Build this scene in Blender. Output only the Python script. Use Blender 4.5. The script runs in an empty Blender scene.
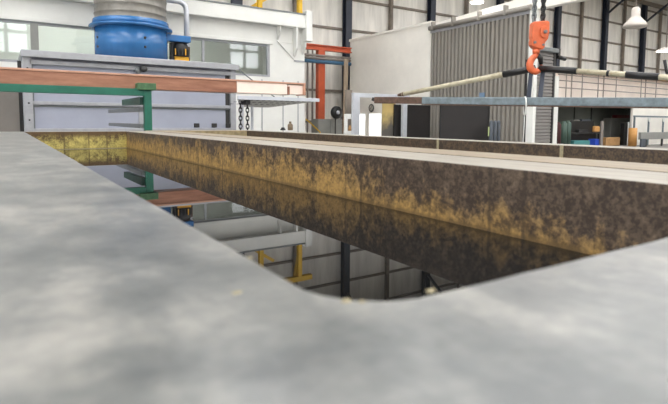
import bpy, bmesh, math, random
from mathutils import Vector, Matrix
random.seed(7)
PI = math.pi
sc = bpy.context.scene
COL = sc.collection
HC = 1.70                       # camera height; the tank rims are 0.155 below it
RIM, LIQ = 1.545, 1.317

# ------------------------------------------------------------------ camera geometry
FPX, YH, XV, CY, ROLL = 505.7, 121.25, 1.7, 161.6, .0061
pitch = math.atan((CY - YH) / FPX)
yaw = -math.atan((XV - 334) / math.hypot(FPX, CY - YH))
FW = Vector((math.sin(yaw) * math.cos(pitch), math.cos(yaw) * math.cos(pitch), -math.sin(pitch)))
RTH = Vector((math.cos(yaw), -math.sin(yaw), 0))
UP0 = RTH.cross(FW)
RT = RTH * math.cos(ROLL) + UP0 * math.sin(ROLL)
UP = UP0 * math.cos(ROLL) - RTH * math.sin(ROLL)
CAM = Vector((0, 0, HC))


def ray(x, y): return FW + RT * ((x - 334) / FPX) - UP * ((y - CY) / FPX)
def at_y(x, y, Y): d = ray(x, y); return CAM + d * (Y / d.y)
def at_x(x, y, X): d = ray(x, y); return CAM + d * (X / d.x)
def at_d(x, y, D): return CAM + ray(x, y) * D


# ------------------------------------------------------------------ materials
MATS = {}


def mat(name, col, rough=0.5, metal=0.0, var=0.0, scale=4.0, col2=None, bump=0.0, stretch=(1, 1, 1), spec=0.5,
        emit=None, bscale=None, lo=0.35, hi=0.65):
    m = bpy.data.materials.new(name); m.use_nodes = True
    nt = m.node_tree; b = nt.nodes['Principled BSDF']
    b.inputs['Base Color'].default_value = (*col, 1)
    b.inputs['Roughness'].default_value = rough
    b.inputs['Metallic'].default_value = metal
    b.inputs['Specular IOR Level'].default_value = spec
    if emit:
        b.inputs['Emission Color'].default_value = (*emit[0], 1); b.inputs['Emission Strength'].default_value = emit[1]
    if var or col2 or bump:
        g = nt.nodes.new('ShaderNodeNewGeometry'); mp = nt.nodes.new('ShaderNodeMapping')
        mp.inputs['Scale'].default_value = stretch
        nt.links.new(g.outputs['Position'], mp.inputs['Vector'])
        n = nt.nodes.new('ShaderNodeTexNoise'); n.inputs['Scale'].default_value = scale
        n.inputs['Detail'].default_value = 6; n.inputs['Roughness'].default_value = 0.62
        nt.links.new(mp.outputs[0], n.inputs['Vector'])
        if var or col2:
            r = nt.nodes.new('ShaderNodeValToRGB')
            r.color_ramp.elements[0].position = lo; r.color_ramp.elements[1].position = hi
            c2 = col2 or tuple(min(1, c * (1 + var)) for c in col)
            c1 = col if col2 else tuple(c * (1 - var) for c in col)
            r.color_ramp.elements[0].color = (*c1, 1); r.color_ramp.elements[1].color = (*c2, 1)
            nt.links.new(n.outputs['Fac'], r.inputs['Fac']); nt.links.new(r.outputs['Color'], b.inputs['Base Color'])
        if bump:
            n2 = n
            if bscale:
                n2 = nt.nodes.new('ShaderNodeTexNoise'); n2.inputs['Scale'].default_value = bscale
                n2.inputs['Detail'].default_value = 5; nt.links.new(mp.outputs[0], n2.inputs['Vector'])
            bp = nt.nodes.new('ShaderNodeBump'); bp.inputs['Strength'].default_value = bump
            bp.inputs['Distance'].default_value = 0.05
            nt.links.new(n2.outputs['Fac'], bp.inputs['Height']); nt.links.new(bp.outputs[0], b.inputs['Normal'])
    MATS[name] = m
    return m


def lin(r, g, b):
    f = lambda c: (c / 255 / 12.92) if c <= 10 else ((c / 255 + 0.055) / 1.055) ** 2.4
    return (f(r), f(g), f(b))


M = {}
M['white_wall'] = mat('white_panel', lin(226, 226, 222), .45, var=.05, scale=.9)
M['cream_wall'] = mat('cream_panel', lin(243, 239, 231), .6, var=.05, scale=.7)
M['cabinet'] = mat('grey_lavender_sheet', lin(154, 158, 173), .35, var=.07, scale=.8)
M['cab_frame'] = mat('galvanised_trim', lin(160, 161, 166), .35, metal=.2, var=.08, scale=6)
M['dark'] = mat('dark_gap', lin(45, 44, 44), .6)
M['black'] = mat('black_plastic', lin(26, 25, 26), .45)
M['screen'] = mat('black_screen_sheet', lin(34, 30, 30), .7, var=.1, scale=2)
M['blue'] = mat('blue_paint', lin(50, 106, 162), .25, var=.12, scale=2.2, stretch=(1, 1, .25))
M['duct'] = mat('spiral_duct_steel', lin(122, 119, 113), .45, metal=.3, var=.12, scale=7)
M['yellow'] = mat('yellow_paint', lin(214, 170, 30), .45, var=.1, scale=3)
M['motor'] = mat('motor_yellow', lin(225, 165, 40), .4)
M['copper'] = mat('aged_copper', lin(136, 90, 72), .4, metal=.2, col2=lin(178, 128, 104), scale=3.5, stretch=(.5, .5, 3), lo=.3, hi=.7, bump=.1)
M['copper_lip'] = mat('copper_edge', lin(196, 150, 128), .3, metal=.2, var=.12, scale=5)
M['copper_pale'] = mat('bright_pale_copper', lin(255, 232, 220), .3, metal=0, var=.04, scale=3)
M['green'] = mat('green_paint', lin(34, 102, 84), .4, var=.15, scale=4)
M['green_dull'] = mat('worn_green_paint', lin(70, 106, 72), .55, var=.3, scale=12)
M['green_dark'] = mat('dark_green_paint', lin(42, 74, 64), .5, var=.2, scale=8)
M['steel'] = mat('dull_steel', lin(120, 124, 126), .4, metal=.4, var=.1, scale=10)
M['silver'] = mat('bright_aluminium', lin(205, 208, 216), .3, metal=.35, var=.05, scale=4)
M['galv'] = mat('galvanised_beam', lin(112, 124, 130), .5, metal=.1, var=.22, scale=14)
M['rust'] = mat('rusty_steel', lin(92, 70, 58), .75, var=.3, scale=18)
M['orange'] = mat('orange_paint', lin(214, 104, 62), .4, var=.08, scale=12)
M['orange_red'] = mat('red_orange_paint', lin(188, 82, 46), .45, var=.1, scale=3)
M['navy'] = mat('navy_steel', lin(40, 46, 60), .5, var=.15, scale=2)
M['girt'] = mat('brown_girt', lin(128, 118, 108), .7, var=.2, scale=2)
M['shutter'] = mat('taupe_corrugated_sheet', lin(142, 137, 130), .5, var=.05, scale=1)
M['roller'] = mat('grey_roller_slats', lin(136, 132, 130), .5, metal=.2, var=.05, scale=2)
M['cream_rod'] = mat('cream_pole_paint', lin(184, 176, 152), .5, col2=lin(150, 138, 110), scale=14, lo=.45, hi=.75)
M['wire'] = mat('white_cord', lin(225, 225, 222), .6)
M['wood'] = mat('weathered_plank', lin(140, 124, 106), .8, var=.2, scale=3, stretch=(4, 4, .4))
M['glass'] = None
M['booth_inside'] = mat('pale_green_lining', lin(204, 207, 201), .6)
M['concrete'] = mat('hall_floor_concrete', lin(128, 126, 122), .6, var=.12, scale=.8)
M['ceiling'] = mat('roof_lining', lin(196, 192, 184), .8, var=.08, scale=.5)
M['hall_wall'] = mat('hall_wall_sheet', lin(190, 188, 182), .7, var=.06, scale=.5)
M['purlin'] = mat('brown_purlin', lin(120, 110, 98), .7)
M['grey_box'] = mat('grey_cabinet_paint', lin(140, 140, 136), .5, var=.06, scale=3)
M['blue_pipe'] = mat('blue_pipe_paint', lin(60, 100, 130), .5)
M['pipe'] = mat('grey_pipe', lin(136, 128, 122), .5)
M['bottle'] = mat('brown_bottle', lin(118, 100, 78), .5, var=.2, scale=30)
M['tarnish'] = mat('yellow_stained_sheet', lin(190, 160, 84), .6)
M['pink_panel'] = mat('pinkish_cladding', lin(234, 220, 210), .6, var=.08, scale=.6)
M['room_grey'] = mat('grey_green_lining', lin(130, 134, 127), .8, var=.12, scale=.6)
M['red'] = mat('dark_red_paint', lin(120, 34, 42), .5)
M['maroon'] = mat('maroon_cloth', lin(66, 34, 34), .8)
M['bottle_green'] = mat('bottle_green_paint', lin(66, 88, 78), .5, var=.1, scale=5)
M['teal'] = mat('teal_plastic', lin(70, 132, 132), .5)
M['royal'] = mat('royal_blue_plastic', lin(50, 80, 190), .4)
M['tan'] = mat('tan_cardboard', lin(178, 138, 92), .8, var=.12, scale=4)
M['tan_orange'] = mat('orange_tan_wrap', lin(214, 158, 92), .6, var=.08, scale=5)
M['slate'] = mat('slate_cylinder', lin(78, 84, 92), .5)
M['clock_face'] = mat('clock_face', lin(190, 186, 176), .4)
M['sticker'] = mat('blue_notice', lin(112, 138, 168), .6)
M['pale_green_sign'] = mat('pale_green_tag', lin(200, 214, 150), .6)
M['lamp_shell'] = mat('lamp_shade_grey', lin(196, 188, 180), .5)
M['lamp_on'] = mat('lit_lamp', (1, 1, 1), .5, emit=((1, .97, .92), 9))
M['tube_on'] = mat('lit_tube', (1, 1, 1), .5, emit=((.96, 1, .97), 40))
M['day'] = mat('daylit_skylight', (.8, .8, .8), .5, emit=((.98, .99, 1.0), 8.5))
M['day_win'] = mat('daylit_window_pane', (.8, .8, .8), .5, emit=((.93, .97, 1.0), 6.5))
M['day_door'] = mat('daylit_doorway', (.8, .8, .8), .5, emit=((1, .99, .97), 1.6))
M['rim'] = None
M['rim_pale'] = mat('pale_rim_coating', lin(150, 144, 134), .42, col2=lin(112, 104, 92), scale=7, lo=.42, hi=.78, stretch=(3, .5, 1))
M['rim_cream'] = mat('cream_rim_coating', lin(140, 126, 104), .45, col2=lin(106, 92, 74), scale=6, lo=.4, hi=.8, stretch=(3, .5, 1))
M['chip'] = mat('yellowed_resin', lin(150, 140, 112), .6, var=.15, scale=60)
M['hazed'] = mat('perforated_tray_sheet', lin(188, 186, 182), .5)

RIMX, RIMY = 11.7, 6.3  # noise offset chosen so dark blotches stand in for shadow on the near rim


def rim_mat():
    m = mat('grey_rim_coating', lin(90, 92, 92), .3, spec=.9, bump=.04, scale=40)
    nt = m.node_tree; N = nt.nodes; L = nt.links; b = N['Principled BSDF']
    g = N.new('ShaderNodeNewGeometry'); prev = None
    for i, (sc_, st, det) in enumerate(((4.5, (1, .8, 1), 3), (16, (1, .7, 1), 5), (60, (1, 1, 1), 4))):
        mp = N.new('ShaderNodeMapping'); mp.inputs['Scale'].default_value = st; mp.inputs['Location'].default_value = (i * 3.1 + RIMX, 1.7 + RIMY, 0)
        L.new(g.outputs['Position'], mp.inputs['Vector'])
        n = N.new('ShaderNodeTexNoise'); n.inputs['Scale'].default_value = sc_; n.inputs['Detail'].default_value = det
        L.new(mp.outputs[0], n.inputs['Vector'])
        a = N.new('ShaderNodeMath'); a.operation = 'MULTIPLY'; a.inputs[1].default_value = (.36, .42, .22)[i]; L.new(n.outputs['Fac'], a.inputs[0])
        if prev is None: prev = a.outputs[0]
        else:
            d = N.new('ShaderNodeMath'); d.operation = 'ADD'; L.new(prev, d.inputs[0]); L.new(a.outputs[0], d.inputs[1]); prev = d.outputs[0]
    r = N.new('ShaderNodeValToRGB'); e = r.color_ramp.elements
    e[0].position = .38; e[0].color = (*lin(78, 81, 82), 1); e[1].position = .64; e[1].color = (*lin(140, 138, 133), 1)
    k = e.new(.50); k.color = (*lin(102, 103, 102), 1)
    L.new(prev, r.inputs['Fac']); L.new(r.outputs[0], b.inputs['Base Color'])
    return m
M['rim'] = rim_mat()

# foil-faced insulation with creases and seams
def insulation():
    m = mat('foil_insulation', lin(230, 226, 219), .5, var=.14, scale=2.2, stretch=(1, 1, .14), bump=.6, bscale=1.5)
    return m
M['foil'] = insulation()

# glass pane
g = bpy.data.materials.new('window_glass'); g.use_nodes = True
b = g.node_tree.nodes['Principled BSDF']
b.inputs['Base Color'].default_value = (.95, .97, .955, 1); b.inputs['Roughness'].default_value = .03
b.inputs['Transmission Weight'].default_value = 1; b.inputs['IOR'].default_value = 1.5
M['glass'] = g
# dark still liquid
g = bpy.data.materials.new('dark_liquid'); g.use_nodes = True
b = g.node_tree.nodes['Principled BSDF']
b.inputs['Base Color'].default_value = (.006, .006, .006, 1); b.inputs['Roughness'].default_value = .0
b.inputs['IOR'].default_value = 1.36
M['liquid'] = g


def stain_mat(name, ochre, dark, mid, tfar, tnear, yfar=3.2, ynear=.75, axis='y', joints=(), spot=26.0, top_dark=0.0):
    """coating inside a tank: ochre deposits low on the wall, dark grime above, height of the deposit changes along the wall"""
    m = bpy.data.materials.new(name); m.use_nodes = True
    nt = m.node_tree; N = nt.nodes; L = nt.links; b = N['Principled BSDF']
    b.inputs['Roughness'].default_value = .55
    g = N.new('ShaderNodeNewGeometry'); s = N.new('ShaderNodeSeparateXYZ'); L.new(g.outputs['Position'], s.inputs[0])

    def mr(inp, a, bb, c, d):
        n = N.new('ShaderNodeMapRange'); n.inputs[1].default_value = a; n.inputs[2].default_value = bb
        n.inputs[3].default_value = c; n.inputs[4].default_value = d; L.new(inp, n.inputs[0]); return n.outputs[0]

    def ma(op, a, c, clamp=False):
        n = N.new('ShaderNodeMath'); n.operation = op; n.use_clamp = clamp
        for i, v in ((0, a), (1, c)):
            if isinstance(v, (int, float)): n.inputs[i].default_value = v
            else: L.new(v, n.inputs[i])
        return n.outputs[0]

    def noise(sc_, st, det=8, ro=.65):
        mp = N.new('ShaderNodeMapping'); mp.inputs['Scale'].default_value = st; L.new(g.outputs['Position'], mp.inputs['Vector'])
        n = N.new('ShaderNodeTexNoise'); n.inputs['Scale'].default_value = sc_; n.inputs['Detail'].default_value = det
        n.inputs['Roughness'].default_value = ro; L.new(mp.outputs[0], n.inputs['Vector']); return n.outputs['Fac']

    def mix(f, c1, c2):
        n = N.new('ShaderNodeMix'); n.data_type = 'RGBA'
        if isinstance(f, (int, float)): n.inputs[0].default_value = f
        else: L.new(f, n.inputs[0])
        for i, v in ((6, c1), (7, c2)):
            if isinstance(v, tuple): n.inputs[i].default_value = (*v, 1)
            else: L.new(v, n.inputs[i])
        return n.outputs[2]
    t = mr(s.outputs[2], LIQ, RIM, 0, 1)
    along = s.outputs[1 if axis == 'y' else 0]
    T = mr(along, ynear, yfar, tnear, tfar)
    n1 = noise(3.6, (1, 1, 1.3), 3); n2 = noise(spot * .8, (1, 1, .9), 5, .65); n3 = noise(12.0, (1, 1, .12), 3)
    v = ma('SUBTRACT', T, t)
    v = ma('ADD', v, ma('MULTIPLY', ma('SUBTRACT', n1, .5), 1.3))
    v = ma('ADD', v, ma('MULTIPLY', ma('SUBTRACT', n2, .5), 1.3))
    v = ma('ADD', v, ma('MULTIPLY', ma('SUBTRACT', n3, .5), .7))
    n4 = noise(75, (1, 1, 1), 3, .6)
    v = ma('ADD', v, ma('MULTIPLY', ma('SUBTRACT', n4, .5), .55))
    f = mr(v, -.22, .38, 0, 1)
    oc = mix(mr(ma('ADD', ma('MULTIPLY', n2, .6), ma('MULTIPLY', n4, .4)), .40, .60, 0, 1), tuple(c * .42 for c in ochre), ochre)
    dk = mix(mr(ma('ADD', ma('MULTIPLY', n2, .5), ma('MULTIPLY', n4, .5)), .44, .64, 0, 1), dark, mid)
    c = mix(f, dk, oc)
    if top_dark:
        c = mix(ma('MULTIPLY', mr(ma('ADD', t, ma('MULTIPLY', ma('SUBTRACT', n2, .5), .8)), .72, .9, 0, 1), top_dark), c, tuple(x * 1.3 for x in dark))
    # brown tide line at the liquid
    c = mix(mr(ma('ADD', t, ma('MULTIPLY', ma('SUBTRACT', n2, .5), .12)), .03, .09, .75, 0), c, tuple(x * .30 for x in ochre))
    for j in joints:
        d = ma('ABSOLUTE', ma('SUBTRACT', ma('ADD', along, ma('MULTIPLY', ma('SUBTRACT', n2, .5), .02)), j), 0)
        c = mix(mr(d, .004, .012, .65, 0), c, tuple(x * .8 for x in dark))
    L.new(c, b.inputs['Base Color'])
    bp = N.new('ShaderNodeBump'); bp.inputs['Strength'].default_value = .25; bp.inputs['Distance'].default_value = .01
    L.new(n2, bp.inputs['Height']); L.new(bp.outputs[0], b.inputs['Normal'])
    return m


M['stain_side'] = stain_mat('stained_side_coating', lin(164, 130, 74), lin(50, 37, 27), lin(102, 86, 70), .62, -.02, yfar=2.3, ynear=.55,
                            joints=(3.75, 1.93, 1.17, 1.03))
M['stain_end'] = stain_mat('stained_end_coating', lin(206, 188, 108), lin(80, 60, 36), lin(120, 98, 56), .72, .72, axis='x',
                           joints=(.66, .95, 1.17), spot=22, top_dark=.85)
M['stain_dark'] = stain_mat('dark_stained_coating', lin(120, 100, 70), lin(52, 40, 31), lin(98, 80, 58), -.05, -.25, spot=30)
M['end_pale'] = mat('yellow_grey_end_coating', lin(150, 134, 100), .6, var=.3, scale=14)


# ------------------------------------------------------------------ mesh helpers
class MB:
    def __init__(s): s.bm = bmesh.new()

    def quadbox(s, pts):          # 8 points: bottom ring 0-3, top ring 4-7
        v = [s.bm.verts.new(p) for p in pts]
        for f in ((3, 2, 1, 0), (4, 5, 6, 7), (0, 1, 5, 4), (1, 2, 6, 5), (2, 3, 7, 6), (3, 0, 4, 7)):
            s.bm.faces.new([v[i] for i in f])
        return s

    def box(s, x0, x1, y0, y1, z0, z1):
        return s.quadbox([(x0, y0, z0), (x1, y0, z0), (x1, y1, z0), (x0, y1, z0), (x0, y0, z1), (x1, y0, z1), (x1, y1, z1), (x0, y1, z1)])

    def bar(s, p, q, w, h, up=(0, 0, 1)):
        p, q = Vector(p), Vector(q); d = (q - p).normalized(); up = Vector(up)
        if abs(d.dot(up)) > .98: up = Vector((0, 1, 0))
        a = d.cross(up).normalized() * w / 2; c = a.normalized().cross(d).normalized() * h / 2
        return s.quadbox([p - a - c, p + a - c, q + a - c, q - a - c, p - a + c, p + a + c, q + a + c, q - a + c])

    def tube(s, pts, r, n=12, cap=True, closed=False):
        pts = [Vector(p) for p in pts]; rs = r if isinstance(r, (list, tuple)) else [r] * len(pts)
        rings = []; ref = None; k = len(pts)
        for i, p in enumerate(pts):
            a = pts[(i - 1) % k] if (closed or i > 0) else pts[i]
            c = pts[(i + 1) % k] if (closed or i < k - 1) else pts[i]
            d = (c - a).normalized()
            if ref is None:
                ref = Vector((0, 0, 1)) if abs(d.z) < .9 else Vector((1, 0, 0))
            u = (ref - d * ref.dot(d)).normalized(); w = d.cross(u); ref = u
            rings.append([s.bm.verts.new(p + (u * math.cos(2 * PI * j / n) + w * math.sin(2 * PI * j / n)) * rs[i]) for j in range(n)])
        m = k if closed else k - 1
        for i in range(m):
            A, B = rings[i], rings[(i + 1) % k]
            for j in range(n):
                f = s.bm.faces.new((A[j], A[(j + 1) % n], B[(j + 1) % n], B[j])); f.smooth = True
        if cap and not closed:
            s.bm.faces.new(rings[0][::-1]); s.bm.faces.new(rings[-1])
        return s

    def lathe(s, c, prof, n=32, axis='z', smooth=True):
        c = Vector(c); rings = []
        for (r, h) in prof:
            ring = []
            for j in range(n):
                a = 2 * PI * j / n
                if axis == 'z': o = Vector((r * math.cos(a), r * math.sin(a), h))
                elif axis == 'y': o = Vector((r * math.cos(a), h, r * math.sin(a)))
                else: o = Vector((h, r * math.cos(a), r * math.sin(a)))
                ring.append(s.bm.verts.new(c + o))
            rings.append(ring)
        for A, B in zip(rings, rings[1:]):
            for j in range(n):
                f = s.bm.faces.new((A[j], A[(j + 1) % n], B[(j + 1) % n], B[j])); f.smooth = smooth
        for ring in (rings[0], rings[-1]):
            s.bm.faces.new(ring)
        return s

    def prism(s, pts, ext):       # planar polygon extruded by a vector
        ext = Vector(ext); a = [s.bm.verts.new(Vector(p)) for p in pts]; c = [s.bm.verts.new(Vector(p) + ext) for p in pts]
        s.bm.faces.new(a[::-1]); s.bm.faces.new(c); n = len(a)
        for i in range(n): s.bm.faces.new((a[i], a[(i + 1) % n], c[(i + 1) % n], c[i]))
        return s

    def blob(s, c, r, seed=0):
        rnd = random.Random(seed); t = bmesh.ops.create_icosphere(s.bm, subdivisions=2, radius=1)
        for v in t['verts']:
            k = 1 + rnd.uniform(-.15, .15); v.co = Vector(c) + Vector((v.co.x * r[0] * k, v.co.y * r[1] * k, v.co.z * r[2] * k))
        for f in s.bm.faces:
            pass
        return s

    def build(s, name, m, parent=None, bevel=0.0, seg=2):
        bmesh.ops.recalc_face_normals(s.bm, faces=s.bm.faces)
        off = Vector((0, 0, 0)); q = parent
        while q is not None: off += q.location; q = q.parent
        me = bpy.data.meshes.new(name)
        loc = Vector((0, 0, 0))
        if parent is None:
            xs = [v.co for v in s.bm.verts]
            loc = Vector(((min(v.x for v in xs) + max(v.x for v in xs)) / 2, (min(v.y for v in xs) + max(v.y for v in xs)) / 2, min(v.z for v in xs)))
            off = loc
        for v in s.bm.verts: v.co -= off
        s.bm.to_mesh(me); s.bm.free()
        o = bpy.data.objects.new(name, me); COL.objects.link(o); o.location = loc
        for mm in (m if isinstance(m, (list, tuple)) else [m]): me.materials.append(mm)
        if parent is not None: o.parent = parent
        if bevel:
            md = o.modifiers.new('edge_softening', 'BEVEL'); md.width = bevel; md.segments = seg; md.limit_method = 'ANGLE'
        return o


def thing(name, label, cat, loc, group=None):
    o = bpy.data.objects.new(name, None); COL.objects.link(o); o.location = loc; o.empty_display_size = .1
    o['label'] = label; o['category'] = cat
    if group: o['group'] = group
    return o


def tag(o, label, cat, group=None):
    o['label'] = label; o['category'] = cat
    if group: o['group'] = group
    return o


def struct(o, label=None):
    o['kind'] = 'structure'
    if label: o['label'] = label
    return o


# ================================================================== the hall
X0, X1, Y0, YW, ZC = -14.0, 62.0, -12.0, 24.0, 12.45
struct(MB().box(X0, X1, Y0, YW + .3, -.2, 0).build('floor', M['concrete']))
struct(MB().box(X0, X1, YW, YW + .25, 0, ZC).build('wall_far', M['foil']))
fill_wins = [(-10, -6), (-4.5, -.5), (1, 5), (6.5, 10.5)]  # added glowing windows in the unseen left wall to brighten the cream wall
LZ0, LZ1 = 3.4, 8.4
mb = MB(); mb.box(X0 - .25, X0, Y0, YW, 0, LZ0).box(X0 - .25, X0, Y0, YW, LZ1, ZC)
ys = [Y0] + [v for w in fill_wins for v in w] + [YW]
for a, c in zip(ys[0::2], ys[1::2]): mb.box(X0 - .25, X0, a, c, LZ0, LZ1)
struct(mb.build('wall_left', M['hall_wall']))
for i, (a, c) in enumerate(fill_wins):
    w = MB()
    for k in range(5): y = a + (c - a) * k / 4; w.box(X0 - .16, X0 - .04, y - .05, y + .05, LZ0, LZ1)
    for k in range(4): z = LZ0 + (LZ1 - LZ0) * k / 3; w.box(X0 - .15, X0 - .05, a, c, z - .05, z + .05)
    o = struct(w.build('window_%d' % (i + 21), M['girt']))
    MB().box(X0 - .2, X0 - .17, a, c, LZ0, LZ1).build('pane', M['day_win'], o)  # glowing pane added as fill light from the left
struct(MB().box(X1, X1 + .25, Y0, YW, 0, ZC).build('wall_right', M['hall_wall']))
# near wall (behind the camera) with a row of clerestory windows
WZ0, WZ1 = 6.8, 10.2
wins = [(-9, -6), (-1, 2), (7, 10), (18.6, 21.8), (29, 32), (40, 43), (51, 54)]
mb = MB(); mb.box(X0, X1, Y0 - .25, Y0, 0, WZ0).box(X0, X1, Y0 - .25, Y0, WZ1, ZC)
xs = [X0] + [v for w in wins for v in w] + [X1]
for a, c in zip(xs[0::2], xs[1::2]): mb.box(a, c, Y0 - .25, Y0, WZ0, WZ1)
struct(mb.build('wall_near', M['hall_wall']))
for i, (a, c) in enumerate(wins):
    w = MB()
    for (p, q) in ((a, a + .12), (c - .12, c), ((a + c) / 2 - .12, (a + c) / 2 + .12)): w.box(p, q, Y0 - .16, Y0 - .04, WZ0, WZ1)
    for (p, q) in ((WZ0, WZ0 + .12), (WZ1 - .12, WZ1), ((WZ0 + WZ1) / 2 - .12, (WZ0 + WZ1) / 2 + .12)): w.box(a, c, Y0 - .15, Y0 - .05, p, q)
    o = struct(w.build('window_%d' % (i + 1), M['girt']))
    MB().box(a, c, Y0 - .2, Y0 - .17, WZ0, WZ1).build('pane', M['day_win'], o)
# roof lining with daylight strips
sky = [(-11, -8.6), (-3, -.6), (5, 7.4), (13, 15.4), (21, 23.4), (29, 31.4), (37, 39.4), (45, 47.4), (53, 55.4)]
mb = MB(); xs = [X0] + [v for w in sky for v in w] + [X1]
for a, c in zip(xs[0::2], xs[1::2]): mb.box(a, c, Y0, YW, ZC, ZC + .2)
SY0, SY1 = -10.5, 17.5
for a, c in sky: mb.box(a, c, Y0, SY0, ZC, ZC + .2).box(a, c, SY1, YW, ZC, ZC + .2)
struct(mb.build('ceiling', M['ceiling']))
for i, (a, c) in enumerate(sky):
    w = MB()
    for k in range(8): y = SY0 + (SY1 - SY0) * k / 7; w.box(a, c, y - .05, y + .05, ZC - .02, ZC + .08)
    o = struct(w.build('window_%d' % (len(wins) + i + 1), M['girt']))
    MB().box(a, c, SY0, SY1, ZC + .1, ZC + .14).build('pane', M['day'], o)
# far wall framing
colx = [at_y(x, y, YW).x for x, y in ((344.5, 20), (428.5, 8), (497, 3), (554, 35), (601.5, 35), (639.5, 45))]
step = (colx[-1] - colx[0]) / 5
colx = [colx[0] - step * 2, colx[0] - step] + colx + [colx[-1] + step, colx[-1] + 2 * step]
colx = [x for x in colx if X0 + .5 < x < X1 - .5]
for x in colx:
    m = MB(); w = .2
    m.box(x - w, x + w, YW - .46, YW - .42, 0, ZC).box(x - w, x + w, YW - .14, YW - .10, 0, ZC).box(x - .02, x + .02, YW - .42, YW - .14, 0, ZC)
    struct(m.build('steel_column', M['navy']))
    # knee brace to the roof
    struct(MB().bar((x, YW - .5, ZC - 1.6), (x, YW - 2.6, ZC - .1), .14, .14).build('steel_column_brace', M['navy']))
for a, c in zip(colx, colx[1:]):
    x = (a + c) / 2
    struct(MB().box(x - .09, x + .09, YW - .3, YW - .08, 0, ZC).build('wind_post_column', M['girt']))
zl = [at_y(600, y, YW).z for y in (19.8, 41.2, 61.6)]
dz = (zl[0] - zl[2]) / 2
zz = [zl[1] + dz * k for k in range(-5, 8)]
for z in zz:
    if .3 < z < ZC - .4:
        struct(MB().box(X0, X1, YW - .12, YW, z - .06, z + .06).build('wall_girt_beam', M['girt']))
for y in (10, 13.5, 17, 20.5, 23.2):
    struct(MB().box(X0, X1, y - .1, y + .1, ZC - .3, ZC).build('roof_purlin_beam', M['purlin']))

# ================================================================== near tank
XL, XR, YE, YN = .229, 1.419, 7.36, .325
tank = thing('process_tank', 'long open tank nearest the camera, grey blurred rim, yellow-brown stained inside walls', 'tank', (.7, 3.6, 0))
rnd = random.Random(3)
rc = .085
path = []
n = 60
for i in range(n + 1):                               # left inner edge, far to near
    y = YE - (YE - (YN + rc)) * (i / n) ** .55
    path.append((XL + rnd.uniform(-.0016, .0016) * min(1, y), y))
for i in range(1, 12):
    a = PI + (PI / 2) * i / 12
    path.append((XL + rc + rc * math.cos(a) + rnd.uniform(-.001, .001), YN + rc + rc * math.sin(a) + rnd.uniform(-.001, .001)))
for i in range(26):
    x = XL + rc + (XR - XL - rc) * i / 25
    path.append((x, YN - .010 * (i / 25) + rnd.uniform(-.0012, .0012)))
poly = path + [(XR, -.22), (-.26, -.22), (-.26, YE)]
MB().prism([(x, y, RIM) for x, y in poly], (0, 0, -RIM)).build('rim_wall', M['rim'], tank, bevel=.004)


def two_tone(mbs, name, mats, parent, bevel=.004):
    o = mbs.build(name, mats, parent, bevel)
    for p in o.data.polygons:
        p.material_index = 1 if p.normal.z > .9 else 0
    return o


two_tone(MB().box(XR, 1.748, -.22, YE, 0, RIM), 'side_wall', [M['stain_side'], M['rim_pale']], tank)
two_tone(MB().box(-.26, 1.748, YE, YE + .16, 0, RIM), 'end_wall', [M['stain_end'], M['rim_pale']], tank)
MB().box(XL, XR, YN, YE, 0, .05).build('tank_floor', M['dark'], tank)
for i, (px, py, r) in enumerate(((431, 291, .0042), (346, 301.5, .0045), (362, 302, .003), (237, 293, .004), (250, 258, .003))):
    d = ray(px, py); P = CAM + d * ((RIM - HC) / d.z)
    MB().blob((P.x, P.y, RIM + .0002), (r * 1.2, r * .8, r * .4), i).build('resin_chip', M['chip'], tank)
lq = MB().box(XL + .001, XR - .001, YN - .012, YE - .001, .055, LIQ)
lq = tag(lq.build('tank_liquid', M['liquid']), 'black mirror-still liquid filling the near tank', 'liquid')
# ledge moulding at the liquid line of the end wall
MB().box(XL, XR, YE - .012, YE, LIQ - .012, LIQ + .006).build('ledge_strip', M['chip'], tank)

# ================================================================== second tank
X2L, X2R = 2.084, 3.217
tank2 = thing('process_tank', 'second open tank beyond the pale divider rim, dark brown inside', 'tank', (2.45, 3.5, 0))
two_tone(MB().box(1.780, X2L, -.6, 7.88, 0, RIM), 'side_wall', [M['stain_dark'], M['rim_cream']], tank2)
two_tone(MB().box(X2R, X2R + .22, -.6, 7.88, 0, RIM), 'outer_wall', [M['stain_dark'], M['rim_pale']], tank2)
two_tone(MB().box(X2L, X2R, 7.41, 7.88, 0, RIM), 'end_wall', [M['end_pale'], M['rim_cream']], tank2)
two_tone(MB().box(X2L, X2R, -.6, -.3, 0, RIM), 'near_wall', [M['end_pale'], M['rim_cream']], tank2)
for px in (438, 562):
    P = at_x(px, 146, X2R)
    MB().box(X2R - .006, X2R, P.y - .012, P.y + .012, 1.2, RIM).build('weld_seam', M['chip'], tank2)
tag(MB().box(X2L + .001, X2R - .001, -.299, 7.409, .05, LIQ).build('tank_liquid', M['liquid']), 'dark liquid in the second tank, hidden behind its rim', 'liquid')

# bottle and small black cap on the far end rim of the second tank
P = at_y(290.3, 130.6, 7.6)
bt = thing('chemical_bottle', 'small brown bottle standing on the far rim of the second tank', 'bottle', (P.x, 7.6, RIM))
k = 1.0
MB().lathe((P.x, 7.6, RIM), [(.0, 0), (.042, 0), (.046, .008), (.046, .085), (.036, .105), (.020, .112), (.018, .118)], 20).build('bottle_body', M['bottle'], bt)
MB().lathe((P.x, 7.6, RIM + .118), [(.0, 0), (.021, 0), (.021, .028), (.0, .03)], 16).build('bottle_cap', M['bottle'], bt)
P = at_y(283, 130.6, 7.6)
cp = MB().lathe((P.x, 7.6, RIM), [(.0, 0), (.045, 0), (.045, .018), (.03, .03), (.028, .045), (.0, .05)], 16).build('valve_cap', M['black'])
tag(cp, 'squat black cap lying beside the brown bottle', 'cap')

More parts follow.
